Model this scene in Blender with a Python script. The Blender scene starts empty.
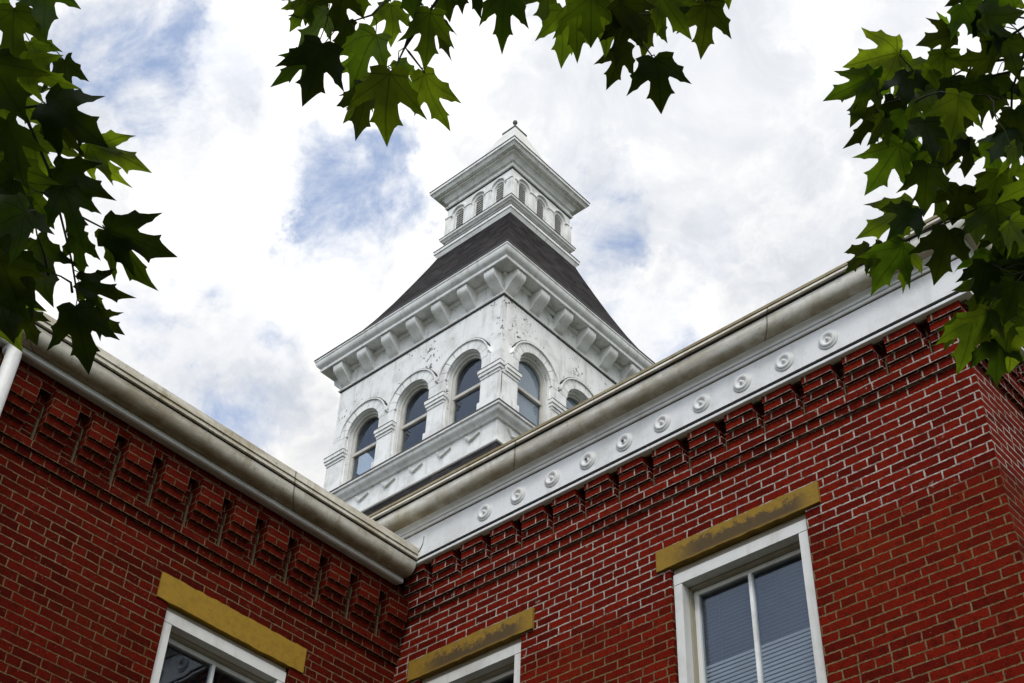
import bpy, bmesh, math, random
from mathutils import Vector, Matrix, noise as mnoise
SC = bpy.context.scene
COL = SC.collection
rad = math.radians

# ------------------------------------------------------------------ camera
CAM = Vector((7.705, -6.91, 1.60))
AX_R = Vector((0.745805, 0.665316, 0.033606))
AX_U = Vector((0.431366, -0.520765, 0.736700))
AX_F = Vector((-0.507639, 0.534938, 0.675384))
FPX = 1406.77
cd = bpy.data.cameras.new('camera'); cam = bpy.data.objects.new('camera', cd); COL.objects.link(cam)
cd.sensor_width = 36.0; cd.lens = 36.0 * FPX / 1024.0
cd.clip_start = 0.05; cd.clip_end = 3000
M = Matrix.Identity(4)
for i in range(3):
    M[i][0] = AX_R[i]; M[i][1] = AX_U[i]; M[i][2] = -AX_F[i]; M[i][3] = CAM[i]
cam.matrix_world = M
SC.camera = cam

# ------------------------------------------------------------------ light
SUN_DIR = Vector((0.37, -0.56, 0.745)).normalized()
EXPOSURE = 0.14
CLOUD = 1.0
world = bpy.data.worlds.new('World'); SC.world = world; world.use_nodes = True
SC.view_settings.view_transform = 'Standard'; SC.view_settings.look = 'None'
SC.view_settings.exposure = EXPOSURE; SC.view_settings.gamma = 1.0; SC.view_settings.use_curve_mapping = False
SC.cycles.use_denoising = True
SC.cycles.max_bounces = 8
SC.cycles.transparent_max_bounces = 16
SC.cycles.sample_clamp_indirect = 4.0


def ray(px, py):
    """direction from the camera through a photo pixel (1024 x 683), unit depth"""
    return AX_R * ((px - 512) / FPX) - AX_U * ((py - 341.5) / FPX) + AX_F


class N:
    """tiny node-tree helper"""
    def __init__(s, tree):
        s.t = tree; s.n = tree.nodes; s.l = tree.links

    def add(s, kind, **kw):
        nd = s.n.new(kind)
        for k, v in kw.items():
            if k.startswith('in_'):
                key = k[3:]
                key = int(key) if key.isdigit() else key.replace('_', ' ')
                sock = nd.inputs[key]
                if isinstance(v, bpy.types.NodeSocket):
                    s.l.new(v, sock)
                else:
                    sock.default_value = v
            else:
                setattr(nd, k, v)
        return nd

    def math(s, op, a, b=0.0, c=0.0, clamp=False):
        nd = s.n.new('ShaderNodeMath'); nd.operation = op; nd.use_clamp = clamp
        for i, v in enumerate((a, b, c)):
            if isinstance(v, bpy.types.NodeSocket): s.l.new(v, nd.inputs[i])
            else: nd.inputs[i].default_value = v
        return nd.outputs[0]

    def mix(s, f, a, b, mode='MIX'):
        nd = s.n.new('ShaderNodeMix'); nd.data_type = 'RGBA'; nd.blend_type = mode
        for sock, v in ((nd.inputs[0], f), (nd.inputs[6], a), (nd.inputs[7], b)):
            if isinstance(v, bpy.types.NodeSocket): s.l.new(v, sock)
            else: sock.default_value = v if not isinstance(v, tuple) else (v + (1,))[:4]
        return nd.outputs[2]

    def smooth(s, v, lo, hi, a=0.0, b=1.0):
        nd = s.n.new('ShaderNodeMapRange'); nd.interpolation_type = 'SMOOTHSTEP'
        s.l.new(v, nd.inputs[0])
        nd.inputs[1].default_value = lo; nd.inputs[2].default_value = hi
        nd.inputs[3].default_value = a; nd.inputs[4].default_value = b
        return nd.outputs[0]

    def noise(s, vec, scale, detail=3.0, rough=0.55, dist=0.0):
        nd = s.add('ShaderNodeTexNoise')
        nd.inputs['Scale'].default_value = scale; nd.inputs['Detail'].default_value = detail
        nd.inputs['Roughness'].default_value = rough; nd.inputs['Distortion'].default_value = dist
        if vec is not None: s.l.new(vec, nd.inputs['Vector'])
        return nd.outputs['Fac']

    def scale(s, vec, k):
        nd = s.n.new('ShaderNodeMapping'); s.l.new(vec, nd.inputs[0]); nd.inputs['Scale'].default_value = k
        return nd.outputs[0]


# sky: daylight sky seen through gaps of a bright broken cloud deck
w = N(world.node_tree)
for nd in list(w.n): w.n.remove(nd)
out = w.add('ShaderNodeOutputWorld')
sky = w.add('ShaderNodeTexSky', sky_type='NISHITA', sun_disc=False)
sky.dust_density = .3; sky.ozone_density = 2.2
sky.sun_elevation = math.asin(SUN_DIR.z); sky.sun_rotation = math.atan2(SUN_DIR.x, SUN_DIR.y)
hs = w.add('ShaderNodeHueSaturation'); hs.inputs['Saturation'].default_value = 1.12; hs.inputs['Value'].default_value = 1.5; w.l.new(sky.outputs[0], hs.inputs['Color'])
bg_sky = w.add('ShaderNodeBackground'); w.l.new(hs.outputs[0], bg_sky.inputs[0]); bg_sky.inputs[1].default_value = 0.15
tc = w.add('ShaderNodeTexCoord'); dvec = tc.outputs['Generated']
n1 = w.noise(dvec, 7.0, 10.0, 0.62, 0.5)
n2 = w.noise(dvec, 19.0, 8.0, 0.62, 0.4)
n3 = w.noise(dvec, 1.7, 3.0, 0.5, 0.0)
wn = w.add('ShaderNodeTexNoise'); w.l.new(dvec, wn.inputs['Vector']); wn.inputs['Scale'].default_value = 9.0; wn.inputs['Detail'].default_value = 7.0; wn.inputs['Roughness'].default_value = .62
wv = w.add('ShaderNodeVectorMath', operation='MULTIPLY_ADD'); w.l.new(wn.outputs['Color'], wv.inputs[0]); wv.inputs[1].default_value = (.17, .17, .17); w.l.new(dvec, wv.inputs[2])
wv2 = w.add('ShaderNodeVectorMath', operation='SUBTRACT'); w.l.new(wv.outputs[0], wv2.inputs[0]); wv2.inputs[1].default_value = (.085, .085, .085)
wvn = w.add('ShaderNodeVectorMath', operation='NORMALIZE'); w.l.new(wv2.outputs[0], wvn.inputs[0]); warped = wvn.outputs[0]
# gaps in the deck: (direction pixel, angular radius in degrees, weight)
gaps = [((372, 182), 2.6, 1.0), ((352, 240), 2.0, .75), ((225, 395), 2.9, 1.0), ((245, 330), 2.2, .4), ((592, 222), 1.8, 1.15), ((640, 335), 2.6, .95),
        ((560, 165), 1.5, .45), ((700, 250), 2.0, .35), ((140, 35), 2.6, .85), ((135, 345), 2.6, .75), ((420, 150), 1.4, .3), ((185, 60), 3.0, .25), ((230, 110), 3.4, .3), ((90, 60), 3.0, .3)]
acc = None
for (p, r, wt) in gaps:
    d = ray(*p).normalized()
    dp = w.add('ShaderNodeVectorMath', operation='DOT_PRODUCT'); w.l.new(warped, dp.inputs[0]); dp.inputs[1].default_value = d
    b = w.smooth(dp.outputs['Value'], math.cos(rad(r * 1.38)), math.cos(rad(r * .25)), 0.0, wt)
    acc = b if acc is None else w.math('ADD', acc, b)
# elsewhere, broad random gaps away from the photographed part of the sky
dp = w.add('ShaderNodeVectorMath', operation='DOT_PRODUCT'); w.l.new(dvec, dp.inputs[0]); dp.inputs[1].default_value = AX_F
away = w.smooth(dp.outputs['Value'], math.cos(rad(30)), math.cos(rad(24)), 1.0, 0.0)
for (dv, r, wt) in (((-.46, -.66, .56), 27, 1.0),):  # unseen gap added so the panes reflect a darker blue
    dp2 = w.add('ShaderNodeVectorMath', operation='DOT_PRODUCT'); w.l.new(dvec, dp2.inputs[0]); dp2.inputs[1].default_value = Vector(dv).normalized()
    added_gap = w.smooth(dp2.outputs['Value'], math.cos(rad(r * 1.5)), math.cos(rad(r * .7)), 0.0, wt)
acc = w.math('ADD', acc, w.math('MULTIPLY', away, w.smooth(n3, .48, .62, 0.0, .9)))
accs = w.smooth(acc, .05, 1.1)
wisp = w.smooth(w.math('ADD', w.math('MULTIPLY', n1, .70), w.math('MULTIPLY', n2, .30)), .43, .60)
gap = w.math('MULTIPLY', w.math('MULTIPLY', accs, w.math('ADD', w.math('MULTIPLY', wisp, .86), .14)), .78)
gap = w.math('MAXIMUM', gap, w.math('MULTIPLY', added_gap, .5))
n4 = w.noise(warped, 4.2, 6.0, .6, .3)
n5 = w.noise(dvec, 11.0, 8.0, .6, .6)
shade = w.math('ADD', w.smooth(n4, .34, .58, .84, 1.08), w.math('MULTIPLY', w.math('SUBTRACT', n5, .5), .48))
shade = w.math('SUBTRACT', shade, w.math('MULTIPLY', accs, .06))
ccol = w.mix(w.smooth(shade, .76, 1.02), (.87, .90, .955), (1.0, .995, .985))
# overcast sky: brighter overhead than near the horizon, brightest round the veiled sun
spz = w.add('ShaderNodeSeparateXYZ'); w.l.new(dvec, spz.inputs[0])
el = w.smooth(spz.outputs[2], -.05, .95, .30, 1.10)
dps = w.add('ShaderNodeVectorMath', operation='DOT_PRODUCT'); w.l.new(dvec, dps.inputs[0]); dps.inputs[1].default_value = SUN_DIR
el = w.math('ADD', el, w.smooth(dps.outputs['Value'], math.cos(rad(68)), math.cos(rad(8)), 0.0, 1.5))
shade = w.math('MULTIPLY', shade, el)
bg_c = w.add('ShaderNodeBackground'); w.l.new(ccol, bg_c.inputs[0])
w.l.new(w.math('MULTIPLY', shade, CLOUD), bg_c.inputs[1])
mx = w.add('ShaderNodeMixShader'); w.l.new(gap, mx.inputs[0]); w.l.new(bg_c.outputs[0], mx.inputs[1]); w.l.new(bg_sky.outputs[0], mx.inputs[2])
w.l.new(mx.outputs[0], out.inputs[0])

sd = bpy.data.lights.new('sun', 'SUN'); sun = bpy.data.objects.new('sun', sd); COL.objects.link(sun)
sd.energy = 1.1; sd.angle = rad(14); sd.color = (1.0, .965, .91)
sun.rotation_euler = (-SUN_DIR).to_track_quat('-Z', 'Y').to_euler(); sun.location = (0, -20, 60)


# ------------------------------------------------------------------ materials
def new_mat(name):
    m = bpy.data.materials.new(name); m.use_nodes = True
    n = N(m.node_tree)
    for nd in list(n.n): n.n.remove(nd)
    o = n.add('ShaderNodeOutputMaterial')
    p = n.add('ShaderNodeBsdfPrincipled')
    n.l.new(p.outputs[0], o.inputs[0])
    return m, n, p, o


def bump(n, p, h, strength=.5, dist=.01):
    b = n.add('ShaderNodeBump'); b.inputs['Strength'].default_value = strength; b.inputs['Distance'].default_value = dist
    n.l.new(h, b.inputs['Height']); n.l.new(b.outputs[0], p.inputs['Normal'])


COURSE = 0.0677


def brick_mat(name, v0, u0, mortar_hi, mortar_lo, zsplit, redA, redB, dark, msize):
    m, n, p, o = new_mat(name)
    tc = n.add('ShaderNodeTexCoord'); uv = tc.outputs['UV']; ob = tc.outputs['Object']
    wob = n.add('ShaderNodeTexNoise'); n.l.new(uv, wob.inputs['Vector']); wob.inputs['Scale'].default_value = 9.0; wob.inputs['Detail'].default_value = 4.0
    wob2 = n.add('ShaderNodeTexNoise'); n.l.new(uv, wob2.inputs['Vector']); wob2.inputs['Scale'].default_value = 55.0; wob2.inputs['Detail'].default_value = 2.0
    off = n.add('ShaderNodeMapping'); n.l.new(uv, off.inputs[0]); off.inputs['Location'].default_value = (-u0, -v0, 0)
    a1 = n.add('ShaderNodeVectorMath', operation='MULTIPLY_ADD'); n.l.new(wob.outputs['Color'], a1.inputs[0]); a1.inputs[1].default_value = (.016, .010, 0)
    n.l.new(off.outputs[0], a1.inputs[2])
    a2 = n.add('ShaderNodeVectorMath', operation='MULTIPLY_ADD'); n.l.new(wob2.outputs['Color'], a2.inputs[0]); a2.inputs[1].default_value = (.011, .010, 0)
    n.l.new(a1.outputs[0], a2.inputs[2])
    a3 = n.add('ShaderNodeVectorMath', operation='ADD'); n.l.new(a2.outputs[0], a3.inputs[0]); a3.inputs[1].default_value = (-.0135, -.010, 0)
    br = n.add('ShaderNodeTexBrick'); n.l.new(a3.outputs[0], br.inputs['Vector'])
    br.offset = .47; br.offset_frequency = 2; br.squash = .52; br.squash_frequency = 7
    br.inputs['Scale'].default_value = 1.0; br.inputs['Brick Width'].default_value = .216; br.inputs['Row Height'].default_value = COURSE
    br.inputs['Mortar Size'].default_value = msize; br.inputs['Mortar Smooth'].default_value = .25; br.inputs['Bias'].default_value = -.1
    br.inputs['Color1'].default_value = (0, 0, 0, 1); br.inputs['Color2'].default_value = (1, 1, 1, 1); br.inputs['Mortar'].default_value = (.5, .5, .5, 1)
    fac = br.outputs['Fac']
    tint = n.add('ShaderNodeSeparateColor'); n.l.new(br.outputs['Color'], tint.inputs[0])
    red = n.mix(tint.outputs[0], redA, redB)
    # some bricks burnt dark, some orange; blotches inside the bricks
    red = n.mix(n.smooth(tint.outputs[0], .80, .97, 0, .55), red, dark)
    red = n.mix(n.smooth(n.noise(ob, 18, 6, .7), .46, .70, 0, .7), red, dark)
    red = n.mix(n.smooth(n.noise(ob, 1.3, 4, .6), .50, .72, 0, .45), red, (redA[0] * 1.5, redA[1] * 2.6, redA[2] * 1.3))
    red = n.mix(n.smooth(n.noise(ob, 120, 3, .7), .48, .66, 0, .6), red, tuple(v * .45 for v in dark))
    red = n.mix(n.smooth(n.noise(ob, 70, 3, .6), .66, .74, 0, .5), red, (.42, .34, .28))
    # mortar: repointed pale joints high up, older buff joints lower down
    sp = n.add('ShaderNodeSeparateXYZ'); n.l.new(ob, sp.inputs[0])
    zz = n.math('ADD', sp.outputs[2], n.math('MULTIPLY', n.math('SUBTRACT', n.noise(ob, 2.2, 4, .6), .5), .55))
    hi = n.smooth(zz, zsplit - .09, zsplit + .09)
    mo = n.mix(hi, mortar_lo, mortar_hi)
    mo = n.mix(n.smooth(n.noise(ob, 100, 3, .7), .46, .66, 0, .5), mo, tuple(v * .5 for v in mortar_lo))
    mo = n.mix(n.smooth(n.noise(ob, 14, 5, .7), .42, .68, 0, .75), mo, (mortar_lo[0] * .42, mortar_lo[1] * .40, mortar_lo[2] * .36))
    fac2 = n.math('MULTIPLY', fac, n.math('MULTIPLY', n.smooth(n.noise(ob, 26, 5, .7), .32, .52, .35, 1.0), n.smooth(n.noise(ob, 3.1, 4, .6), .34, .56, .70, 1.0)))
    c = n.mix(fac2, red, mo)
    # smear of pale mortar over brick edges in places
    smear = n.math('MULTIPLY', n.smooth(n.noise(ob, 8, 5, .75), .63, .72, 0, .65), hi)
    c = n.mix(smear, c, mo)
    n.l.new(c, p.inputs['Base Color'])
    p.inputs['Roughness'].default_value = .9; p.inputs['Specular IOR Level'].default_value = .04
    h = n.math('ADD', n.math('MULTIPLY', n.math('SUBTRACT', 1.0, fac), 1.0), n.math('MULTIPLY', n.noise(ob, 90, 4, .6), .5))
    bump(n, p, h, 1.0, .012)
    return m


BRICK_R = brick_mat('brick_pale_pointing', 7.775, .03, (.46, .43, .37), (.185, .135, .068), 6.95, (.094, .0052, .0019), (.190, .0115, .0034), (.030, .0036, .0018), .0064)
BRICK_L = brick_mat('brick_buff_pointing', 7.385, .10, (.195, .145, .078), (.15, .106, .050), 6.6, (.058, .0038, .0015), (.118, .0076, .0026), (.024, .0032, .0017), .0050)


def paint_mat(name, base, grime, streak=.5, peel=0.0, moss=0.0, rough=.55, band=None):
    m, n, p, o = new_mat(name)
    tc = n.add('ShaderNodeTexCoord'); ob = tc.outputs['Object']
    c = n.mix(n.smooth(n.noise(ob, 3.0, 5, .65), .42, .75, 0, .55), base, grime)
    st = n.noise(n.scale(ob, (9, 9, .9)), 1.0, 5, .6)
    c = n.mix(n.smooth(st, .50, .74, 0, streak), c, grime)
    c = n.mix(n.smooth(n.noise(ob, 40, 4, .6), .58, .75, 0, .35), c, grime)
    if moss:
        mz = n.noise(n.scale(ob, (1.6, 1.6, 9)), 1.0, 6, .7)
        c = n.mix(n.smooth(mz, .40, .66, 0, moss), c, (.22, .155, .055))
        c = n.mix(n.smooth(n.noise(ob, 16, 5, .7), .56, .72, 0, moss * .8), c, (.13, .09, .035))
    if band:
        spb = n.add('ShaderNodeSeparateXYZ'); n.l.new(ob, spb.inputs[0])
        zb_ = n.math('ADD', spb.outputs[2], n.math('MULTIPLY', n.math('SUBTRACT', n.noise(n.scale(ob, (2.2, 2.2, 6)), 1.0, 5, .7), .5), band[2]))
        kb = n.math('MULTIPLY', n.smooth(zb_, band[1], band[0], 0, .72), n.smooth(n.noise(ob, 3.5, 5, .7), .30, .60, .35, 1.0))
        c = n.mix(kb, c, (.17, .115, .035))
        # lap joints between gutter lengths
        ux = n.math('ADD', spb.outputs[0], spb.outputs[1])
        jt = n.math('ABSOLUTE', n.math('SUBTRACT', n.math('FRACT', n.math('MULTIPLY', ux, .41)), .5))
        c = n.mix(n.smooth(jt, .0018, .004, .7, 0), c, (.10, .075, .04))
    if peel:
        pn = n.noise(ob, 11.0, 6, .72, .4); pl = n.noise(ob, 1.6, 3, .6)
        spo = n.add('ShaderNodeSeparateXYZ'); n.l.new(ob, spo.inputs[0])
        mn = n.math('MINIMUM', n.math('ABSOLUTE', spo.outputs[0]), n.math('ABSOLUTE', spo.outputs[1]))
        cor = n.math('MULTIPLY', n.smooth(mn, 1.55, 2.0), n.smooth(spo.outputs[2], 16.6, 17.6))
        thr = n.math('ADD', pn, n.math('MULTIPLY', n.math('SUBTRACT', pl, .5), .45))
        thr = n.math('ADD', thr, n.math('MULTIPLY', cor, .07))
        k = n.smooth(thr, .640, .662)
        c = n.mix(k, c, (.05, .042, .036))
        bump(n, p, n.math('SUBTRACT', 1.0, k), .5, .006)
    else:
        bump(n, p, n.noise(ob, 60, 4, .6), .12, .004)
    n.l.new(c, p.inputs['Base Color'])
    p.inputs['Roughness'].default_value = rough; p.inputs['Specular IOR Level'].default_value = .3
    return m


WHITE = paint_mat('white_paint', (.80, .80, .78), (.40, .385, .35), .55)
WHITE_PEEL = paint_mat('white_paint_peeling', (.80, .80, .78), (.42, .405, .37), .55, peel=1.0)
FRIEZE = paint_mat('frieze_paint', (.74, .745, .735), (.42, .40, .36), .3)
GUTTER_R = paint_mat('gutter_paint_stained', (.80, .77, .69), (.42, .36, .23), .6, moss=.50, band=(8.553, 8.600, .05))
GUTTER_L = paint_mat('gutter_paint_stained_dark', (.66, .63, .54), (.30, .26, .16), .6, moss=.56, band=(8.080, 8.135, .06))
MOSSY = paint_mat('mossy_edge', (.34, .29, .17), (.16, .12, .05), .6, moss=.7)
DULL = paint_mat('window_paint', (.62, .62, .59), (.36, .34, .29), .4)
BROWNISH = paint_mat('dull_frame_paint', (.30, .27, .20), (.17, .14, .09), .4)
SASHP = paint_mat('weathered_sash_paint', (.52, .50, .45), (.27, .23, .17), .5)


def lintel_mat(name, base, stain):
    m, n, p, o = new_mat(name)
    tc = n.add('ShaderNodeTexCoord'); ob = tc.outputs['Object']; gen = tc.outputs['Generated']
    c = n.mix(n.smooth(n.noise(ob, 18, 5, .7), .40, .70, 0, .55), base, (base[0] * .62, base[1] * .60, base[2] * .5))
    c = n.mix(n.smooth(n.noise(ob, 60, 3, .6), .60, .72, 0, .45), c, (base[0] * .40, base[1] * .38, base[2] * .4))
    if stain:
        sp = n.add('ShaderNodeSeparateXYZ'); n.l.new(gen, sp.inputs[0])
        nz = n.math('ADD', n.math('MULTIPLY', n.math('SUBTRACT', n.noise(ob, 4.5, 6, .72), .5), 1.5), n.math('MULTIPLY', n.math('SUBTRACT', n.noise(ob, 30, 4, .7), .5), .9))
        g = n.math('ADD', n.math('SUBTRACT', .72, sp.outputs[2]), nz)
        g = n.math('MULTIPLY', n.smooth(g, -.06, .26, 0, 1), n.smooth(sp.outputs[2], 0.0, .18, .25, 1.0))
        g = n.math('MULTIPLY', g, n.math('MULTIPLY', n.smooth(sp.outputs[0], .04, .30), n.smooth(sp.outputs[0], .97, .84)))
        c = n.mix(n.math('MULTIPLY', g, .88), c, (.045, .026, .010))
    n.l.new(c, p.inputs['Base Color']); p.inputs['Roughness'].default_value = .9
    bump(n, p, n.noise(ob, 45, 5, .65), .5, .006)
    return m


LINTEL_R = lintel_mat('ochre_stone_stained', (.235, .135, .006), True)
LINTEL_L = lintel_mat('ochre_stone', (.27, .155, .004), False)


def slate_mat():
    m, n, p, o = new_mat('slate')
    tc = n.add('ShaderNodeTexCoord'); uv = tc.outputs['UV']; ob = tc.outputs['Object']
    br = n.add('ShaderNodeTexBrick'); n.l.new(uv, br.inputs['Vector'])
    br.inputs['Scale'].default_value = 1; br.inputs['Brick Width'].default_value = .22; br.inputs['Row Height'].default_value = .13
    br.inputs['Mortar Size'].default_value = .006; br.inputs['Color1'].default_value = (.013, .012, .0122, 1); br.inputs['Color2'].default_value = (.042, .038, .038, 1)
    br.inputs['Mortar'].default_value = (.012, .010, .010, 1); br.inputs['Mortar Smooth'].default_value = .1
    c = n.mix(n.smooth(n.noise(ob, 5, 5, .7), .45, .7, 0, .5), br.outputs['Color'], (.014, .011, .010))
    n.l.new(c, p.inputs['Base Color']); p.inputs['Roughness'].default_value = .8
    p.inputs['Specular IOR Level'].default_value = .03
    bump(n, p, n.math('SUBTRACT', 1.0, br.outputs['Fac']), .6, .01)
    return m


SLATE = slate_mat()



def plain_mat(name, col, rough=.7, var=.4, scale=6, spec=.3, metal=0):
    m, n, p, o = new_mat(name)
    tc = n.add('ShaderNodeTexCoord')
    c = n.mix(n.smooth(n.noise(tc.outputs['Object'], scale, 5, .65), .35, .7, 0, var), col, tuple(v * .45 for v in col))
    n.l.new(c, p.inputs['Base Color']); p.inputs['Roughness'].default_value = rough
    p.inputs['Specular IOR Level'].default_value = spec; p.inputs['Metallic'].default_value = metal
    return m


INTERIOR = plain_mat('dark_interior', (.030, .026, .024), .9)
BLACKM = plain_mat('black_shade_and_lines', (.02, .02, .02), .5)  # black for painted shade strips, dark lines, crack and holes
BARK = plain_mat('bark', (.055, .040, .028), .9, .6, 14)
TWIG = plain_mat('twig_bark', (.035, .030, .016), .8, .5, 30)
MORTAR = plain_mat('old_mortar', (.15, .115, .065), .95, .8, 30, .05)
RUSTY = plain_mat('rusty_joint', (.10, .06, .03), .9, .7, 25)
DARKGAP = plain_mat('dark_joint', (.05, .045, .04), .9)
SHADE = plain_mat('grey_roller_shade', (.50, .49, .47), .8, .2, 3)
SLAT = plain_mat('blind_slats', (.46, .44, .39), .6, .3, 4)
SLAT_SHADED = plain_mat('blind_slats_shaded', (.045, .048, .058), .6, .15, 4)  # same slats, the upper run's shade put into the colour
LEAD = plain_mat('lead_sheet', (.10, .095, .09), .6, .4, 4)
FELT = plain_mat('roof_shingles', (.05, .047, .045), .9, .4, 3)


def glass_mat(name, tint=(.85, .9, .95), body=(.012, .016, .024), clear=.92, refl=1.0):
    m = bpy.data.materials.new(name); m.use_nodes = True
    n = N(m.node_tree)
    for nd in list(n.n): n.n.remove(nd)
    o = n.add('ShaderNodeOutputMaterial')
    tr = n.add('ShaderNodeBsdfTransparent'); tr.inputs[0].default_value = tint + (1,)
    df = n.add('ShaderNodeBsdfDiffuse'); df.inputs[0].default_value = body + (1,)
    gl = n.add('ShaderNodeBsdfGlossy'); gl.inputs[0].default_value = (.92, .95, 1, 1); gl.inputs['Roughness'].default_value = .015
    ge = n.add('ShaderNodeNewGeometry')
    dt = n.add('ShaderNodeVectorMath', operation='DOT_PRODUCT'); n.l.new(ge.outputs['Incoming'], dt.inputs[0]); n.l.new(ge.outputs['True Normal'], dt.inputs[1])
    sch = n.math('MULTIPLY_ADD', n.math('POWER', n.math('SUBTRACT', 1.0, n.math('ABSOLUTE', dt.outputs['Value'])), 5.0), .95, .05)
    tc = n.add('ShaderNodeTexCoord')
    b = n.add('ShaderNodeBump'); b.inputs['Strength'].default_value = .06; b.inputs['Distance'].default_value = .02
    n.l.new(n.noise(tc.outputs['Object'], 2.5, 2, .5), b.inputs['Height']); n.l.new(b.outputs[0], gl.inputs['Normal'])
    k = n.math('MULTIPLY', sch, refl, clamp=True)
    m1 = n.add('ShaderNodeMixShader'); m1.inputs[0].default_value = clear; n.l.new(df.outputs[0], m1.inputs[1]); n.l.new(tr.outputs[0], m1.inputs[2])
    m2 = n.add('ShaderNodeMixShader'); n.l.new(k, m2.inputs[0]); n.l.new(m1.outputs[0], m2.inputs[1]); n.l.new(gl.outputs[0], m2.inputs[2])
    n.l.new(m2.outputs[0], o.inputs[0])
    return m


GLASS = glass_mat('window_glass')


def leaf_mat(name, diff, trans, tmix):
    m = bpy.data.materials.new(name); m.use_nodes = True
    n = N(m.node_tree)
    for nd in list(n.n): n.n.remove(nd)
    o = n.add('ShaderNodeOutputMaterial')
    tc = n.add('ShaderNodeTexCoord'); uv = tc.outputs['UV']; ob = tc.outputs['Object']
    sp = n.add('ShaderNodeSeparateXYZ'); n.l.new(uv, sp.inputs[0])
    ax = n.math('ABSOLUTE', sp.outputs[0]); y = sp.outputs[1]
    veins = n.smooth(ax, .008, .022, 1, 0)
    for (k, c0) in ((.78, .03), (.05, .04)):
        # lateral veins  y = c0 + k*|x|
        dd = n.math('ABSOLUTE', n.math('SUBTRACT', y, n.math('MULTIPLY_ADD', ax, k, c0)))
        veins = n.math('MAXIMUM', veins, n.smooth(dd, .007, .02, 1, 0))
    fr = n.math('ABSOLUTE', n.math('SUBTRACT', n.math('FRACT', n.math('MULTIPLY', n.math('SUBTRACT', y, n.math('MULTIPLY', ax, .9)), 7.0)), .5))
    veins = n.math('MAXIMUM', veins, n.smooth(fr, .02, .07, .35, 0))
    var = n.noise(ob, 7, 3, .6); var2 = n.noise(ob, 45, 3, .6)
    dcol = n.mix(var, tuple(v * .6 for v in diff), tuple(v * 1.4 for v in diff))
    tcol = n.mix(n.smooth(var, .3, .7), tuple(v * .55 for v in trans), (trans[0] * 1.35, trans[1] * 1.25, trans[2]))
    tcol = n.mix(n.smooth(var2, .45, .7, 0, .4), tcol, tuple(v * .6 for v in trans))
    tcol = n.mix(n.math('MULTIPLY', veins, .6), tcol, tuple(v * .30 for v in trans))
    at_ = n.add('ShaderNodeAttribute', attribute_name='tone')
    hsv = n.add('ShaderNodeHueSaturation'); n.l.new(tcol, hsv.inputs['Color']); n.l.new(n.smooth(at_.outputs['Fac'], 0.0, 1.0, .10, 1.05), hsv.inputs['Value'])
    n.l.new(n.math('ADD', .485, n.math('MULTIPLY', n.math('FRACT', n.math('MULTIPLY', at_.outputs['Fac'], 7.31)), .03)), hsv.inputs['Hue'])
    tcol = hsv.outputs[0]
    df = n.add('ShaderNodeBsdfDiffuse'); n.l.new(dcol, df.inputs[0])
    tr = n.add('ShaderNodeBsdfTranslucent'); n.l.new(tcol, tr.inputs[0])
    gl = n.add('ShaderNodeBsdfGlossy'); gl.inputs[0].default_value = (.8, .85, .8, 1); gl.inputs['Roughness'].default_value = .45
    m1 = n.add('ShaderNodeMixShader'); m1.inputs[0].default_value = tmix; n.l.new(df.outputs[0], m1.inputs[1]); n.l.new(tr.outputs[0], m1.inputs[2])
    m2 = n.add('ShaderNodeMixShader'); m2.inputs[0].default_value = .010; n.l.new(m1.outputs[0], m2.inputs[1]); n.l.new(gl.outputs[0], m2.inputs[2])
    n.l.new(m2.outputs[0], o.inputs[0])
    return m


LEAF = leaf_mat('maple_leaf', (.016, .032, .008), (.19, .32, .012), .60)


def grass_mat():
    m, n, p, o = new_mat('grass')
    tc = n.add('ShaderNodeTexCoord'); ob = tc.outputs['Object']
    c = n.mix(n.noise(ob, .6, 6, .7), (.030, .036, .016), (.055, .062, .03))
    c = n.mix(n.smooth(n.noise(ob, 30, 4, .7), .4, .7), c, (.03, .045, .012))
    n.l.new(c, p.inputs['Base Color']); p.inputs['Roughness'].default_value = .95
    bump(n, p, n.noise(ob, 60, 4, .7), .8, .03)
    return m


# ------------------------------------------------------------------ builders
def project_uv(bm):
    uvl = bm.loops.layers.uv.verify()
    Z = Vector((0, 0, 1))
    bm.normal_update()
    for f in bm.faces:
        nn = f.normal
        if abs(nn.z) > .92:
            for l in f.loops: l[uvl].uv = (l.vert.co.x, l.vert.co.y)
        else:
            t = Z.cross(nn).normalized(); s = nn.cross(t)
            if abs(nn.z) < .15:
                t = Vector((1, 0, 0)) if abs(nn.y) > abs(nn.x) else Vector((0, 1, 0)); s = Z
            for l in f.loops: l[uvl].uv = (l.vert.co.dot(t), l.vert.co.dot(s))


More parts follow.
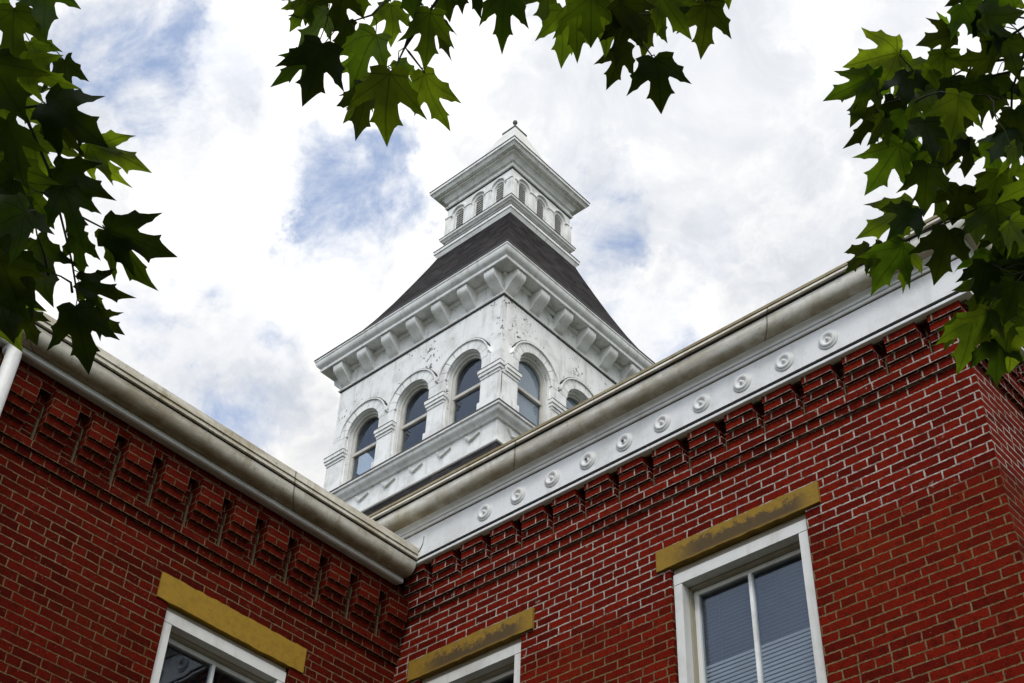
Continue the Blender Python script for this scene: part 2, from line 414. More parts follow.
class B:
    """collects shapes in world coordinates; build() links ONE mesh object"""
    def __init__(s):
        s.bm = bmesh.new()

    def quad(s, pts):
        return s.bm.faces.new([s.bm.verts.new(p) for p in pts])

    def box(s, x0, x1, y0, y1, z0, z1, f=None):
        P = [(x, y, z) for z in (z0, z1) for y in (y0, y1) for x in (x0, x1)]
        if f: P = [f(*p) for p in P]
        v = [s.bm.verts.new(p) for p in P]
        for q in ((0, 2, 3, 1), (4, 5, 7, 6), (0, 1, 5, 4), (2, 6, 7, 3), (0, 4, 6, 2), (1, 3, 7, 5)):
            s.bm.faces.new([v[i] for i in q])
        return s

    def prism(s, poly, d0, d1, f):
        """poly: (a,b) loop extruded from depth d0 to d1; f(a,d,b) -> point"""
        lo = [s.bm.verts.new(f(a, d0, b)) for a, b in poly]
        hi = [s.bm.verts.new(f(a, d1, b)) for a, b in poly]
        n = len(poly)
        for i in range(n):
            s.bm.faces.new((lo[i], lo[(i + 1) % n], hi[(i + 1) % n], hi[i]))
        s.bm.faces.new(lo); s.bm.faces.new(list(reversed(hi)))
        return s

    def plate(s, outer, holes, d0, d1, f):
        """flat plate with holes, front at d0 and back at d1"""
        t = bmesh.new(); loops = []
        for lp in [outer] + holes:
            vs = [t.verts.new((a, b, 0)) for a, b in lp]
            for i in range(len(vs)): t.edges.new((vs[i], vs[(i + 1) % len(vs)]))
            loops.append(vs)
        t.verts.ensure_lookup_table(); t.verts.index_update()
        bmesh.ops.triangle_fill(t, use_beauty=True, edges=t.edges[:])
        t.verts.index_update()
        co = [(v.co.x, v.co.y) for v in t.verts]
        fr = [s.bm.verts.new(f(a, d0, b)) for a, b in co]
        bk = [s.bm.verts.new(f(a, d1, b)) for a, b in co]
        for fc in t.faces:
            ids = [v.index for v in fc.verts]
            s.bm.faces.new([fr[i] for i in ids]); s.bm.faces.new([bk[i] for i in reversed(ids)])
        for vs in loops:
            n = len(vs)
            for i in range(n):
                a, b = vs[i].index, vs[(i + 1) % n].index
                s.bm.faces.new((fr[a], bk[a], bk[b], fr[b]))
        t.free()
        return s

    def sweep(s, path, prof, closed=False, caps=True, close_prof=False):
        """profile (outward e, z) swept along a horizontal path with mitred corners; outward = right-hand side"""
        n = len(path); rows = []
        for i, p in enumerate(path):
            p = Vector(p).to_2d()
            dp = (p - Vector(path[i - 1]).to_2d()).normalized() if (closed or i > 0) else None
            dn = (Vector(path[(i + 1) % n]).to_2d() - p).normalized() if (closed or i < n - 1) else None
            if dp is None: dp = dn
            if dn is None: dn = dp
            n0 = Vector((dp.y, -dp.x)); n1 = Vector((dn.y, -dn.x))
            mt = (n0 + n1); mt = mt / max(mt.dot(n0), 1e-6)
            rows.append([s.bm.verts.new((p.x + mt.x * e, p.y + mt.y * e, z)) for e, z in prof])
        m = len(prof)
        for i in range(n if closed else n - 1):
            A, Bq = rows[i], rows[(i + 1) % n]
            for j in range(m if close_prof else m - 1):
                k = (j + 1) % m
                s.bm.faces.new((A[j], Bq[j], Bq[k], A[k]))
        if caps and not closed:
            try:
                s.bm.faces.new(rows[0]); s.bm.faces.new(list(reversed(rows[-1])))
            except ValueError: pass
        return s

    def tube(s, pts, r, seg=10, caps=True):
        pts = [Vector(p) for p in pts]; rs = r if isinstance(r, (list, tuple)) else [r] * len(pts)
        rows = []; ref = Vector((0, 0, 1))
        for i, p in enumerate(pts):
            d = (pts[min(i + 1, len(pts) - 1)] - pts[max(i - 1, 0)]).normalized()
            if abs(d.dot(ref)) > .95: ref = Vector((1, 0, 0))
            a = d.cross(ref).normalized(); b = d.cross(a)
            rows.append([s.bm.verts.new(p + (a * math.cos(2 * math.pi * k / seg) + b * math.sin(2 * math.pi * k / seg)) * rs[i]) for k in range(seg)])
        for i in range(len(rows) - 1):
            for k in range(seg):
                fc = s.bm.faces.new((rows[i][k], rows[i][(k + 1) % seg], rows[i + 1][(k + 1) % seg], rows[i + 1][k])); fc.smooth = True
        if caps:
            s.bm.faces.new(rows[0]); s.bm.faces.new(list(reversed(rows[-1])))
        return s

    def lathe(s, prof, f, seg=24):
        """prof (r, h) turned round the axis; f(a,h,b) maps"""
        rows = [[s.bm.verts.new(f(r * math.cos(2 * math.pi * k / seg), h, r * math.sin(2 * math.pi * k / seg))) for k in range(seg)] for r, h in prof]
        for i in range(len(rows) - 1):
            for k in range(seg):
                fc = s.bm.faces.new((rows[i][k], rows[i][(k + 1) % seg], rows[i + 1][(k + 1) % seg], rows[i + 1][k])); fc.smooth = True
        return s

    def build(s, name, mat, parent=None, smooth_angle=None, recalc=True, uv=True, label=None):
        bm = s.bm
        if recalc: bmesh.ops.recalc_face_normals(bm, faces=bm.faces[:])
        if uv: project_uv(bm)
        org = parent_origin(parent)
        if org.length: bmesh.ops.translate(bm, verts=bm.verts[:], vec=-org)
        me = bpy.data.meshes.new(name); bm.to_mesh(me); bm.free()
        o = bpy.data.objects.new(name, me); COL.objects.link(o)
        if mat: me.materials.append(mat)
        if smooth_angle:
            me.polygons.foreach_set('use_smooth', [True] * len(me.polygons)); me.set_sharp_from_angle(angle=rad(smooth_angle))
        if parent: o.parent = parent
        if label: o['label'] = label
        return o


def parent_origin(p):
    v = Vector((0, 0, 0))
    while p is not None:
        v += p.location; p = p.parent
    return v


def thing(name, label, cat, loc=(0, 0, 0)):
    o = bpy.data.objects.new(name, None); COL.objects.link(o); o.location = loc
    o['label'] = label; o['category'] = cat; o.empty_display_size = .3
    return o


def copy_part(o, parent, loc):
    c = o.copy(); COL.objects.link(c); c.parent = parent; c.location = loc
    return c


# ------------------------------------------------------------------ ground
g = B(); R0 = 900
g.quad([(-R0, -R0, 0), (R0, -R0, 0), (R0, R0, 0), (-R0, R0, 0)])
ground = g.build('ground', grass_mat()); ground['kind'] = 'structure'

# ------------------------------------------------------------------ brick building
bld = thing('brick_building', 'red brick building with white cornice, stained gutters and ochre window lintels', 'building')
FY = lambda a, d, b: Vector((a, d, b))          # right wing: a = x, d = into the wall (+y), b = z
FX = lambda a, d, b: Vector((-d, a, b))         # left wing:  a = y, d = into the wall (-x), b = z
XR = 5.25
WR1 = (2.79, 3.91, 5.05, 7.192); WR2 = (.295, 1.385, 5.05, 7.192); WL = (-2.215, -1.062, 4.80, 6.915)
rect = lambda x0, x1, z0, z1: [(x0, z0), (x1, z0), (x1, z1), (x0, z1)]

bw = B(); bw.plate(rect(0, XR, 0, 8.62), [rect(*WR1), rect(*WR2)], 0, .35, FY)
bw.box(XR - .35, XR, .35, 11, 0, 8.62)
bw.box(-.1, XR - .352, 10.65, 11, 0, 8.62)
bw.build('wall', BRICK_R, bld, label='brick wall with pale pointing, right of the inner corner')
bw = B(); bw.plate(rect(-15, 0, 0, 8.24), [rect(*WL)], 0, .35, FX)
bw.box(-12, -.352, -15, -14.65, 0, 8.24)
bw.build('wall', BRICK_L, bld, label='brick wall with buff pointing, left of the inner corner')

# string courses
s_ = B()
z0 = 7.775
s_.sweep([(0.03, 0), (XR, 0), (XR, 11)], [(-.01, z0), (.026, z0), (.026, z0 + COURSE), (.05, z0 + COURSE), (.05, z0 + 2 * COURSE), (-.01, z0 + 2 * COURSE + .004)])
s_.build('string_course', BRICK_R, bld)
s_ = B(); z0 = 7.385
s_.sweep([(0, -15), (0, -.003)], [(-.01, z0), (.026, z0), (.026, z0 + COURSE), (.05, z0 + COURSE), (.05, z0 + 2 * COURSE), (-.01, z0 + 2 * COURSE + .004)])
s_.build('string_course', BRICK_L, bld)


# corbel blocks: brick courses stepping outward
def corbel_mesh(width, steps, zb, f, mat, name, wide=(), strips=()):
    b = B()
    for i, e in enumerate(steps):
        g_ = wide[i] if i < len(wide) else 0
        b.box(-g_, width + g_, -e, .01, zb + i * COURSE, zb + (i + 1) * COURSE - (.0 if i < len(steps) - 1 else .001), f)
    nb = len(b.bm.faces)
    for (x0_, x1_, e_, za, zc) in strips: b.box(x0_, x1_, -e_, .008, za, zc, f)
    bm = b.bm; bm.faces.ensure_lookup_table()
    for i in range(nb, len(bm.faces)): bm.faces[i].material_index = 1
    bmesh.ops.recalc_face_normals(bm, faces=bm.faces[:]); project_uv(bm)
    me = bpy.data.meshes.new(name); bm.to_mesh(me); bm.free(); me.materials.append(mat); me.materials.append(MORTAR)
    return me


steps_l = [.052, .084, .116, .140, .1405, .141]
zb = 7.385 + 2 * COURSE
me = corbel_mesh(.213, steps_l, zb, lambda a, d, b: FX(a, d, b), BRICK_L, 'corbel', (), ((-.017, -.001, .030, zb, zb + 3.0 * COURSE), (-.009, -.001, .040, zb + 3.02 * COURSE, zb + 4.6 * COURSE)))
for k in range(0, 26):
    y = -.262 - .3305 * k
    o = bpy.data.objects.new('corbel', me); COL.objects.link(o); o.parent = bld; o.location = (0, y, 0)
steps_r = [.05, .074, .100, .122]
zb = 7.775 + 2 * COURSE
me = corbel_mesh(.238, steps_r, zb, lambda a, d, b: FY(a, d, b), BRICK_R, 'corbel', (.033, .027, .004), ((.272, .283, .040, zb, zb + 2 * COURSE),))
for k in range(-1, 15):
    x = .457 + .3295 * k
    o = bpy.data.objects.new('corbel', me); COL.objects.link(o); o.parent = bld; o.location = (max(x, .13), 0, 0)
FS = lambda a, d, b: Vector((XR - d, a, b))
me = corbel_mesh(.238, steps_r, zb, FS, BRICK_R, 'corbel', (.033, .027, .004), ((.272, .283, .040, zb, zb + 2 * COURSE),))
for k in range(0, 14):
    o = bpy.data.objects.new('corbel', me); COL.objects.link(o); o.parent = bld; o.location = (0, .003 + .3295 * k, 0)

s_ = B(); s_.box(-.012, .01, -15, -.003, 7.385 + 2 * COURSE, 7.385 + 8 * COURSE, lambda x, y, z: Vector((-x, y, z)))
s_.build('corbel_backing', BRICK_L, bld)
# bridging courses over the corbels
s_ = B(); zt = 7.775 + 6 * COURSE
s_.sweep([(0.03, 0), (XR, 0), (XR, 11)], [(-.01, zt), (.128, zt), (.128, zt + .18), (-.01, zt + .18)])
s_.build('bridging_course', BRICK_R, bld)
s_ = B(); zt = 7.385 + 8 * COURSE
s_.sweep([(0, -15), (0, -.003)], [(-.01, zt), (.075, zt), (.075, zt + 2 * COURSE - .002), (-.01, zt + 2 * COURSE)])
s_.build('bridging_course', BRICK_L, bld)

# right wing cornice: frieze board, bead, bed mould, gutter
PATH_R = [(0.0, 0), (XR, 0), (XR, 11)]; PATH_G = [(-1.1, 0), (XR, 0), (XR, 11)]
s_ = B(); s_.sweep(PATH_R, [(.10, 8.218), (.166, 8.218), (.166, 8.50), (.10, 8.50)], close_prof=True)
frz = s_.build('frieze', FRIEZE, bld)
s_ = B(); s_.sweep(PATH_R, [(.10, 8.172), (.140, 8.172), (.152, 8.178), (.156, 8.190), (.152, 8.202), (.140, 8.206), (.10, 8.206)], close_prof=True)
s_.build('bead_moulding', FRIEZE, bld, 40)
s_ = B(); s_.sweep(PATH_G, [(.10, 8.488), (.180, 8.488), (.184, 8.492), (.184, 8.512), (.196, 8.516), (.200, 8.535), (.212, 8.548), (.232, 8.552), (.234, 8.570), (.10, 8.58)], close_prof=True)
bm_ = s_.build('bed_moulding', FRIEZE, bld, 25)
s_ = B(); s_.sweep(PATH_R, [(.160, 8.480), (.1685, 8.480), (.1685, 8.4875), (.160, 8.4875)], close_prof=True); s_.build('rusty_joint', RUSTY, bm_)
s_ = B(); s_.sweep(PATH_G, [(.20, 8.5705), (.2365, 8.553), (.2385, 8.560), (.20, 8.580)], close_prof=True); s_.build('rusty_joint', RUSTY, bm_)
s_ = B(); s_.sweep(PATH_R, [(.12, 8.2068), (.160, 8.2068), (.160, 8.2135), (.12, 8.2135)], close_prof=True); s_.build('shade_strip', BLACKM, frz)  # black strip put in for the shade under the frieze
gut = [(.205, 8.575), (.214, 8.560), (.234, 8.553), (.262, 8.558), (.288, 8.572), (.310, 8.594), (.324, 8.622), (.330, 8.652), (.329, 8.680)]
s_ = B(); s_.sweep(PATH_G, [(.10, 8.60)] + gut + [(.300, 8.684), (.10, 8.69)], close_prof=True)
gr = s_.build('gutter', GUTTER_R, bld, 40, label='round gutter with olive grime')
s_ = B(); s_.sweep(PATH_G, [(.20, 8.694), (.350, 8.694), (.361, 8.698), (.361, 8.717), (.350, 8.721), (.20, 8.721)], close_prof=True)
s_.build('gutter_lip', GUTTER_R, gr)
s_ = B(); s_.sweep(PATH_G, [(.20, 8.723), (.367, 8.725), (.369, 8.747), (.20, 8.754)], close_prof=True)
s_.build('gutter_edge', MOSSY, gr)
s_ = B(); s_.sweep(PATH_G, [(.27, 8.6845), (.336, 8.6845), (.342, 8.6925), (.27, 8.6925)], close_prof=True)
s_.build('shade_strip', BLACKM, gr)  # shade below the gutter lip, built as a black strip
# paint seam in the frieze near the inner corner
s_ = B(); s_.tube([(.335, -.1675, 8.27), (.375, -.1675, 8.33), (.385, -.1675, 8.41)], .004, 6); s_.build('paint_crack', BLACKM, frz)
# rosettes
prof = [(.0, .024), (.012, .024), (.016, .006), (.028, .005), (.034, .014), (.044, .021), (.056, .022), (.063, .017), (.066, .010), (.074, .010), (.080, .006), (.082, -.004)]
b = B(); b.lathe(prof, lambda a, h, c: Vector((a, -.166 - h, c)), 32)
ro = b.build('rosette', FRIEZE, bld, recalc=True)
b2 = B(); b2.lathe([(0, .0255), (.013, .0255)], lambda a, h, c: Vector((a, -.166 - h, c)), 16)
rc = b2.build('rosette_hole', BLACKM, ro)
for k in range(0, 10):
    pos = (1.088 + .3632 * k, 0, 8.343)
    if k == 0: ro.location = pos
    else:
        c = copy_part(ro, bld, pos)
        if k in (3, 4): copy_part(rc, c, (0, 0, 0))
rc_l = rc
bpy.data.objects.remove(rc)

# left wing cornice
PATH_L = [(0, -15), (0, -.156)]
s_ = B(); s_.sweep(PATH_L, [(.05, 8.058), (.150, 8.040), (.166, 8.046), (.168, 8.086), (.150, 8.10), (.05, 8.11)], close_prof=True)
s_.build('bed_moulding', FRIEZE, bld, 30)
gutl = [(.160, 8.095), (.185, 8.082), (.222, 8.080), (.256, 8.090), (.282, 8.110), (.298, 8.138), (.305, 8.170), (.306, 8.192)]
s_ = B(); s_.sweep(PATH_L, [(.05, 8.12)] + gutl + [(.285, 8.200), (.05, 8.22)], close_prof=True)
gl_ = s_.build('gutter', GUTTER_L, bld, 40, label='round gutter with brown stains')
s_ = B(); s_.sweep(PATH_L, [(.15, 8.206), (.316, 8.206), (.326, 8.210), (.326, 8.236), (.318, 8.239), (.318, 8.245), (.334, 8.247), (.334, 8.308), (.15, 8.316)], close_prof=True)
s_.build('gutter_lip', GUTTER_L, gl_)
s_ = B(); s_.sweep(PATH_L, [(.25, 8.1965), (.303, 8.1965), (.310, 8.2048), (.25, 8.2048)], close_prof=True)
s_.build('shade_strip', BLACKM, gl_)  # left gutter: black strip in place of the lip's underside shadow
# downspout
s_ = B(); s_.tube([(.10, -3.965, 8.035), (.14, -3.965, 8.03), (.172, -3.965, 8.01), (.188, -3.965, 7.975), (.192, -3.965, 7.92), (.192, -3.965, .15)], .054, 20)
s_.build('downspout', WHITE, bld, 40)


# window lintels
def lintel(x0, x1, z0, z1, f, mat, proud, seed):
    rr = random.Random(seed); t = bmesh.new()
    b = B(); nx = 28
    top = [(x0 + (x1 - x0) * i / nx, z1 + rr.uniform(-.005, .005)) for i in range(nx + 1)]
    bot = [(x0 + (x1 - x0) * i / nx, z0 + rr.uniform(-.004, .004)) for i in range(nx, -1, -1)]
    b.prism(bot[::-1] + top[::-1], -proud, .10, f)
    t.free()
    return b.build('lintel', mat, bld)


lintel(2.685, 4.038, 7.182, 7.352, FY, LINTEL_R, .022, 1)['label'] = 'ochre stone lintel with black stain over the taller window'
lintel(.178, 1.512, 7.172, 7.352, FY, LINTEL_R, .022, 2)['label'] = 'ochre stone lintel with black stain near the inner corner'
lintel(-2.322, -.937, 6.905, 7.112, FX, LINTEL_L, .012, 3)['label'] = 'plain ochre lintel on the left wing'


def window(hole, f, head_gap, blind=False, casing=.085, muntin=True, lab=None):
    x0, x1, z0, z1 = hole
    zt = z1 - head_gap - .010
    w_ = B()
    w_.box(x0 + .012, x1 - .012, .018, .10, zt - casing, zt, f)                          # head casing
    w_.box(x0 + .012, x0 + .012 + casing * .8, .020, .10, z0, zt - casing - .003, f)
    w_.box(x1 - .012 - casing * .8, x1 - .012, .020, .10, z0, zt - casing - .003, f)
    w_.box(x0 - .05, x1 + .05, -.05, .10, z0 - .09, z0 - .002, f)                        # sill
    win = w_.build('window', DULL, bld, label=lab)
    xi0 = x0 + .012 + casing * .8; xi1 = x1 - .012 - casing * .8; zi = zt - casing
    j = B()
    j.box(xi0 - .02, xi0 + .012, .102, .24, z0, zi - .004, f); j.box(xi1 - .012, xi1 + .02, .102, .24, z0, zi - .004, f)
    j.box(xi0 - .02, xi1 + .02, .102, .24, zi - .022, zi + .02, f)
    j.box(x0 + .008, x1 - .008, .034, .16, zt + .001, z1 - .016, f)
    j.build('jamb', BROWNISH, win)
    s = B(); a0, a1 = xi0 + .014, xi1 - .014; zs = zi - .024
    s.box(a0, a0 + .036, .14, .18, z0, zs, f); s.box(a1 - .036, a1, .14, .18, z0, zs, f)
    s.box(a0 + .038, a1 - .038, .141, .179, zs - .034, zs - .001, f)
    s.build('sash', DULL, win)
    if muntin:
        m_ = B(); xm = (a0 + a1) / 2
        m_.box(xm - .013, xm + .013, .138, .176, z0, zs - .0355, f); m_.build('muntin', WHITE, win)
    p_ = B(); p_.box(a0 + .02, a1 - .02, .158, .162, z0, zs - .02, f); p_.build('pane', GLASS, win)
    r_ = B(); r_.box(a0 - .3, a1 + .3, .40, 2.2, z0 - .5, z1 + .4, f); r_.build('room', INTERIOR, win, recalc=True)
    if blind:
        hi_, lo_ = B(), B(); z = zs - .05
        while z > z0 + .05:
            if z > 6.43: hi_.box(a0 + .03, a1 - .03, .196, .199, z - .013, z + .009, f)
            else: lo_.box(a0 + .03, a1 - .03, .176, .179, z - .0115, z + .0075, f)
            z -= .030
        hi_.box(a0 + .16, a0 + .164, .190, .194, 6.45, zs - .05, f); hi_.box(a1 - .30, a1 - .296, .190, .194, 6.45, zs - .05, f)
        hi_.build('blind', SLAT_SHADED, win, label='upper run of the blind, shade painted in')
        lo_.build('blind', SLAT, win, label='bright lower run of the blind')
    return win


window(WR1, FY, .058, blind=True, lab='sash window with blinds painted half in shade under the stained lintel')
window(WR2, FY, .062, lab='sash window near the inner corner')
window(WL, FX, .045, lab='sash window of the left wing')

# roofs behind the gutters
tk = math.tan(rad(27))
r_ = B()
zR = lambda y: 8.66 + (y + .15) * tk
r_.quad([(.25, -.15, zR(-.15)), (XR + .15, -.15, zR(-.15)), (.1, 5.2, zR(5.2)), (-5.1, 5.2, zR(5.2))])
r_.quad([(XR + .15, -.15, zR(-.15)), (XR + .15, 10.6, zR(-.15)), (.1, 5.25, zR(5.2)), (.1, 5.2, zR(5.2))])
r_.quad([(.1, 5.25, zR(5.2)), (XR + .15, 10.6, zR(-.15)), (.25, 10.6, zR(-.15)), (-5.1, 5.25, zR(5.2))])
r_.build('roof', FELT, bld, recalc=False)
r_ = B(); zL = lambda x: 8.25 + (.15 - x) * tk
r_.quad([(.15, -15.2, zL(.15)), (.15, 15, zL(.15)), (-6, 15, zL(-6)), (-6, -15.2, zL(-6))])
r_.quad([(-6, -15.2, zL(-6)), (-6, 15, zL(-6)), (-12.2, 15, zL(.15)), (-12.2, -15.2, zL(.15))])
r_.build('roof', FELT, bld, recalc=False)
bw = B(); bw.box(-12, -11.65, -14.648, 15, 0, 8.24); bw.box(-11.648, 0, 14.65, 15, 0, 8.24); bw.box(-.35, 0, 11.002, 14.648, 0, 8.24)
bw.prism([(-12, 8.25), (-.3, 8.25), (-6, 8.2 + 6 * tk)], -14.9, -14.7, lambda a, d, b_: Vector((a, d, b_)))
bw.build('wall', BRICK_L, bld)

# ------------------------------------------------------------------ bell tower on the roof
K = 1.25
def TZ(z): return 1.6 + K * (z - 1.6)
TX, TY = CAM.x + K * (-1.89 - 1.635 - CAM.x), CAM.y + K * (3 + 1.635 - CAM.y)
HW = 1.635                                     # half width of the lantern, tower units
tw = thing('bell_tower', 'white painted wooden bell tower with arched windows and dark mansard roof', 'tower', (TX, TY, 0))


def face(k, hw=HW, sx=0.0, sy=0.0):
    """face k of the square tower: (u along face, d into the wall, z) in tower units -> world"""
    def f(u, d, z):
        o = hw - d
        x, y = ((u, -o), (o, u), (-u, o), (-o, -u))[k]
        return Vector((TX + K * (x + sx), TY + K * (y + sy), TZ(z)))
    return f


def sq(hw, sx=0.0, sy=0.0):
    """counter-clockwise square path: outward is the right-hand side"""
    return [(TX + K * (a * hw + sx), TY + K * (b * hw + sy)) for a, b in ((-1, -1), (1, -1), (1, 1), (-1, 1))]


def ring(name, prof, mat, hw=HW, sm=None, parent=None, sx=0.0, sy=0.0, closed=True, label=None):
    b = B(); b.sweep(sq(hw, sx, sy), [(e * K, TZ(z)) for e, z in prof], closed=True, close_prof=closed)
    return b.build(name, mat, parent or tw, sm, label=label)


# slate skirt below the apron
ring('skirt_roof', [(.02, 12.52), (.10, 12.36), (.30, 12.06), (.62, 11.62), (1.2, 10.9), (2.0, 10.0), (2.8, 9.2)], SLATE, closed=False)
# apron with mouldings
ring('apron_moulding', [(-.05, 12.50), (.048, 12.485), (.062, 12.50), (.060, 12.525), (.040, 12.545), (.034, 12.58), (.012, 12.60), (-.05, 12.60)], DULL, sm=40)
b = B()
for k in range(4):
    b.plate(rect(-HW + (0 if k % 2 == 0 else .1), HW - (0 if k % 2 == 0 else .1), 12.45, 12.95), [], 0, .1, face(k))
b.build('apron', WHITE, tw)
ring('ledge', [(-.06, 12.905), (.035, 12.905), (.042, 12.925), (.070, 12.945), (.098, 12.962), (.112, 12.985), (.115, 13.015), (.140, 13.022), (.142, 13.052), (-.06, 13.10)], WHITE, sm=40)
ring('flashing', [(.05, 13.0545), (.150, 13.0545), (.150, 13.070), (.05, 13.105)], LEAD)
# check-shaped applied ornaments on the apron
b = B(); f0 = face(0)
def bar(b, a, c, wd, d0, d1, f):
    a = Vector(a); c = Vector(c); t = (c - a).normalized(); nrm = Vector((-t.y, t.x)) * wd / 2
    b.prism([tuple(a + nrm), tuple(c + nrm), tuple(c - nrm), tuple(a - nrm)], d0, d1, f)
us = [HW - .46 - .51 * i for i in range(6)]
me0 = None
for k in range(4):
    for u in us:
        b = B(); f = face(k)
        g_ = lambda a, d, z, f=f, u=u: f(u + a, d, z + 12.755)
        bar(b, (-.008, 0), (.165, .070), .022, -.034, .01, g_); bar(b, (.0, .0), (-.070, .105), .022, -.032, .01, g_)
        b.build('apron_ornament', DULL, tw)

# lantern walls with arched openings
ZS = 13.06; ZSP = 14.075; RW = .312
WC = (-.98, 0, .98)
def arch(c, r, zb_, zs_, n=18):
    return [(c - r, zb_), (c + r, zb_)] + [(c + r * math.cos(math.pi * i / n), zs_ + r * math.sin(math.pi * i / n)) for i in range(n + 1)]
TOPW = 15.52
for k in range(4):
    b = B(); hw_ = HW if k % 2 == 0 else HW - .16
    b.plate(rect(-hw_, hw_, 13.0, TOPW), [arch(c, RW, ZS, ZSP) for c in WC], 0, .16, face(k))
    b.build('lantern_wall', WHITE_PEEL, tw)
b = B(); b.box(-HW + .1, HW - .1, -HW + .1, HW - .1, 13.0, 13.04, lambda x, y, z: Vector((TX + K * x, TY + K * y, TZ(z))))
b.build('lantern_floor', INTERIOR, tw)
b = B(); b.box(-HW + .1, HW - .1, -HW + .1, HW - .1, 14.75, 14.8, lambda x, y, z: Vector((TX + K * x, TY + K * y, TZ(z))))
b.build('lantern_ceiling', INTERIOR, tw)

for k in range(4):
    f = face(k)
    # pilasters and piers with plinth feet and impost caps
    for (a0, a1) in ((-HW, -1.308), (-.652, -.328), (.328, .652), (1.308, HW)):
        corner = abs(a0) > 1.6 or abs(a1) > 1.6
        lo = a0 - (.03 if a0 < -1.6 and k % 2 == 0 else 0); hi = a1 + (.03 if a1 > 1.6 and k % 2 == 0 else 0)
        m0 = a0 + (.012 if not a0 < -1.6 else 0); m1 = a1 - (.012 if not a1 > 1.6 else 0)
        m0 = lo if a0 < -1.6 else m0; m1 = hi if a1 > 1.6 else m1
        b = B()
        b.box(m0, m1, -.03, .012, 13.0, 13.682, f)
        b.box(m0, m1, -.0345, .012, 13.835, 14.073, f)
        pil = b.build('pilaster', WHITE, tw)
        q0 = m0 - .022 if not (a0 < -1.6) else m0 - (.022 if k % 2 == 0 else -.03); q1 = m1 + .022 if not (a1 > 1.6) else m1 + (.022 if k % 2 == 0 else -.03)
        b = B(); b.box(q0, q1, -.052, .014, 13.02, 13.29, f); b.build('plinth', WHITE, pil)
        b = B()
        b.box(m0 - .004 if a0 > -1.6 else m0, m1 + .004 if a1 < 1.6 else m1, -.042, .014, 13.684, 13.725, f)
        e0 = m0 - .018 if a0 > -1.6 else m0 - (.018 if k % 2 == 0 else -.05); e1 = m1 + .018 if a1 < 1.6 else m1 + (.018 if k % 2 == 0 else -.05)
        b.box(e0, e1, -.060, .014, 13.727, 13.775, f)
        g0 = m0 - .030 if a0 > -1.6 else m0 - (.035 if k % 2 == 0 else -.065); g1 = m1 + .030 if a1 < 1.6 else m1 + (.035 if k % 2 == 0 else -.065)
        b.box(g0, g1, -.074, .014, 13.777, 13.832, f)
        b.build('impost_cap', WHITE, pil)
        b = B(); b.box(g0, g1, -.078, .014, 13.8325, 13.8435, f); b.build('cap_flashing', LEAD, pil)
    for wi, c in enumerate(WC):
        # hood of separate voussoirs, stilted
        b = B(); r0, r1 = RW + .010, RW + .150
        nv = 9
        for i in range(nv):
            t0 = math.pi * i / nv + .010; t1 = math.pi * (i + 1) / nv - .010
            pts = [(c + r0 * math.cos(t0 + (t1 - t0) * j / 4), ZSP + r0 * math.sin(t0 + (t1 - t0) * j / 4)) for j in range(5)]
            pts += [(c + r1 * math.cos(t1 - (t1 - t0) * j / 4), ZSP + r1 * math.sin(t1 - (t1 - t0) * j / 4)) for j in range(5)]
            b.prism(pts, -.036, .01, f)
        hood = b.build('arch_hood', WHITE, tw)
        b = B(); r2 = r1 + .020
        pts = [(c + r1 * math.cos(math.pi * j / 24), ZSP + .0 + r1 * math.sin(math.pi * j / 24)) for j in range(1, 24)] + \
              [(c + r2 * math.cos(math.pi * j / 24), ZSP + r2 * math.sin(math.pi * j / 24)) for j in range(23, 0, -1)]
        b.prism(pts, -.058, .01, f)
        b.build('hood_fillet', WHITE, hood)
        b = B(); pts = [(c + r2 * math.cos(math.pi * j / 24), ZSP + r2 * math.sin(math.pi * j / 24)) for j in range(3, 22)] + [(c + (r2 + .012) * math.cos(math.pi * j / 24), ZSP + (r2 + .012) * math.sin(math.pi * j / 24)) for j in range(21, 2, -1)]
        b.prism(pts, -.050, .01, f); b.build('hood_joint', DARKGAP, hood)
        # window: stepped frame, rails, panes
        b = B(); ro_, ri_ = RW - .004, RW - .034
        outer = arch(c, ro_, ZS, ZSP); inner = arch(c, ri_, ZS + .05, ZSP)
        b.plate(outer, [inner], .040, .10, f)
        win = b.build('window', DULL, tw)
        b = B(); b.plate(arch(c, ri_ + .004, ZS + .04, ZSP), [arch(c, ri_ - .030, ZS + .085, ZSP)], .075, .12, f)
        b.build('sash', SASHP, win)
        b = B(); b.box(c - ri_ + .01, c + ri_ - .01, .068, .122, 13.735, 13.785, f); b.build('meeting_rail', SASHP, win)
        b = B(); b.plate(arch(c, ri_ - .02, ZS + .06, ZSP), [], .100, .103, f); b.build('pane', GLASS, win)
        if k == 1:
            b = B(); b.plate(arch(c, ri_ - .03, ZS + .06, ZSP), [], .128, .131, f); b.build('roller_shade', SHADE, win)

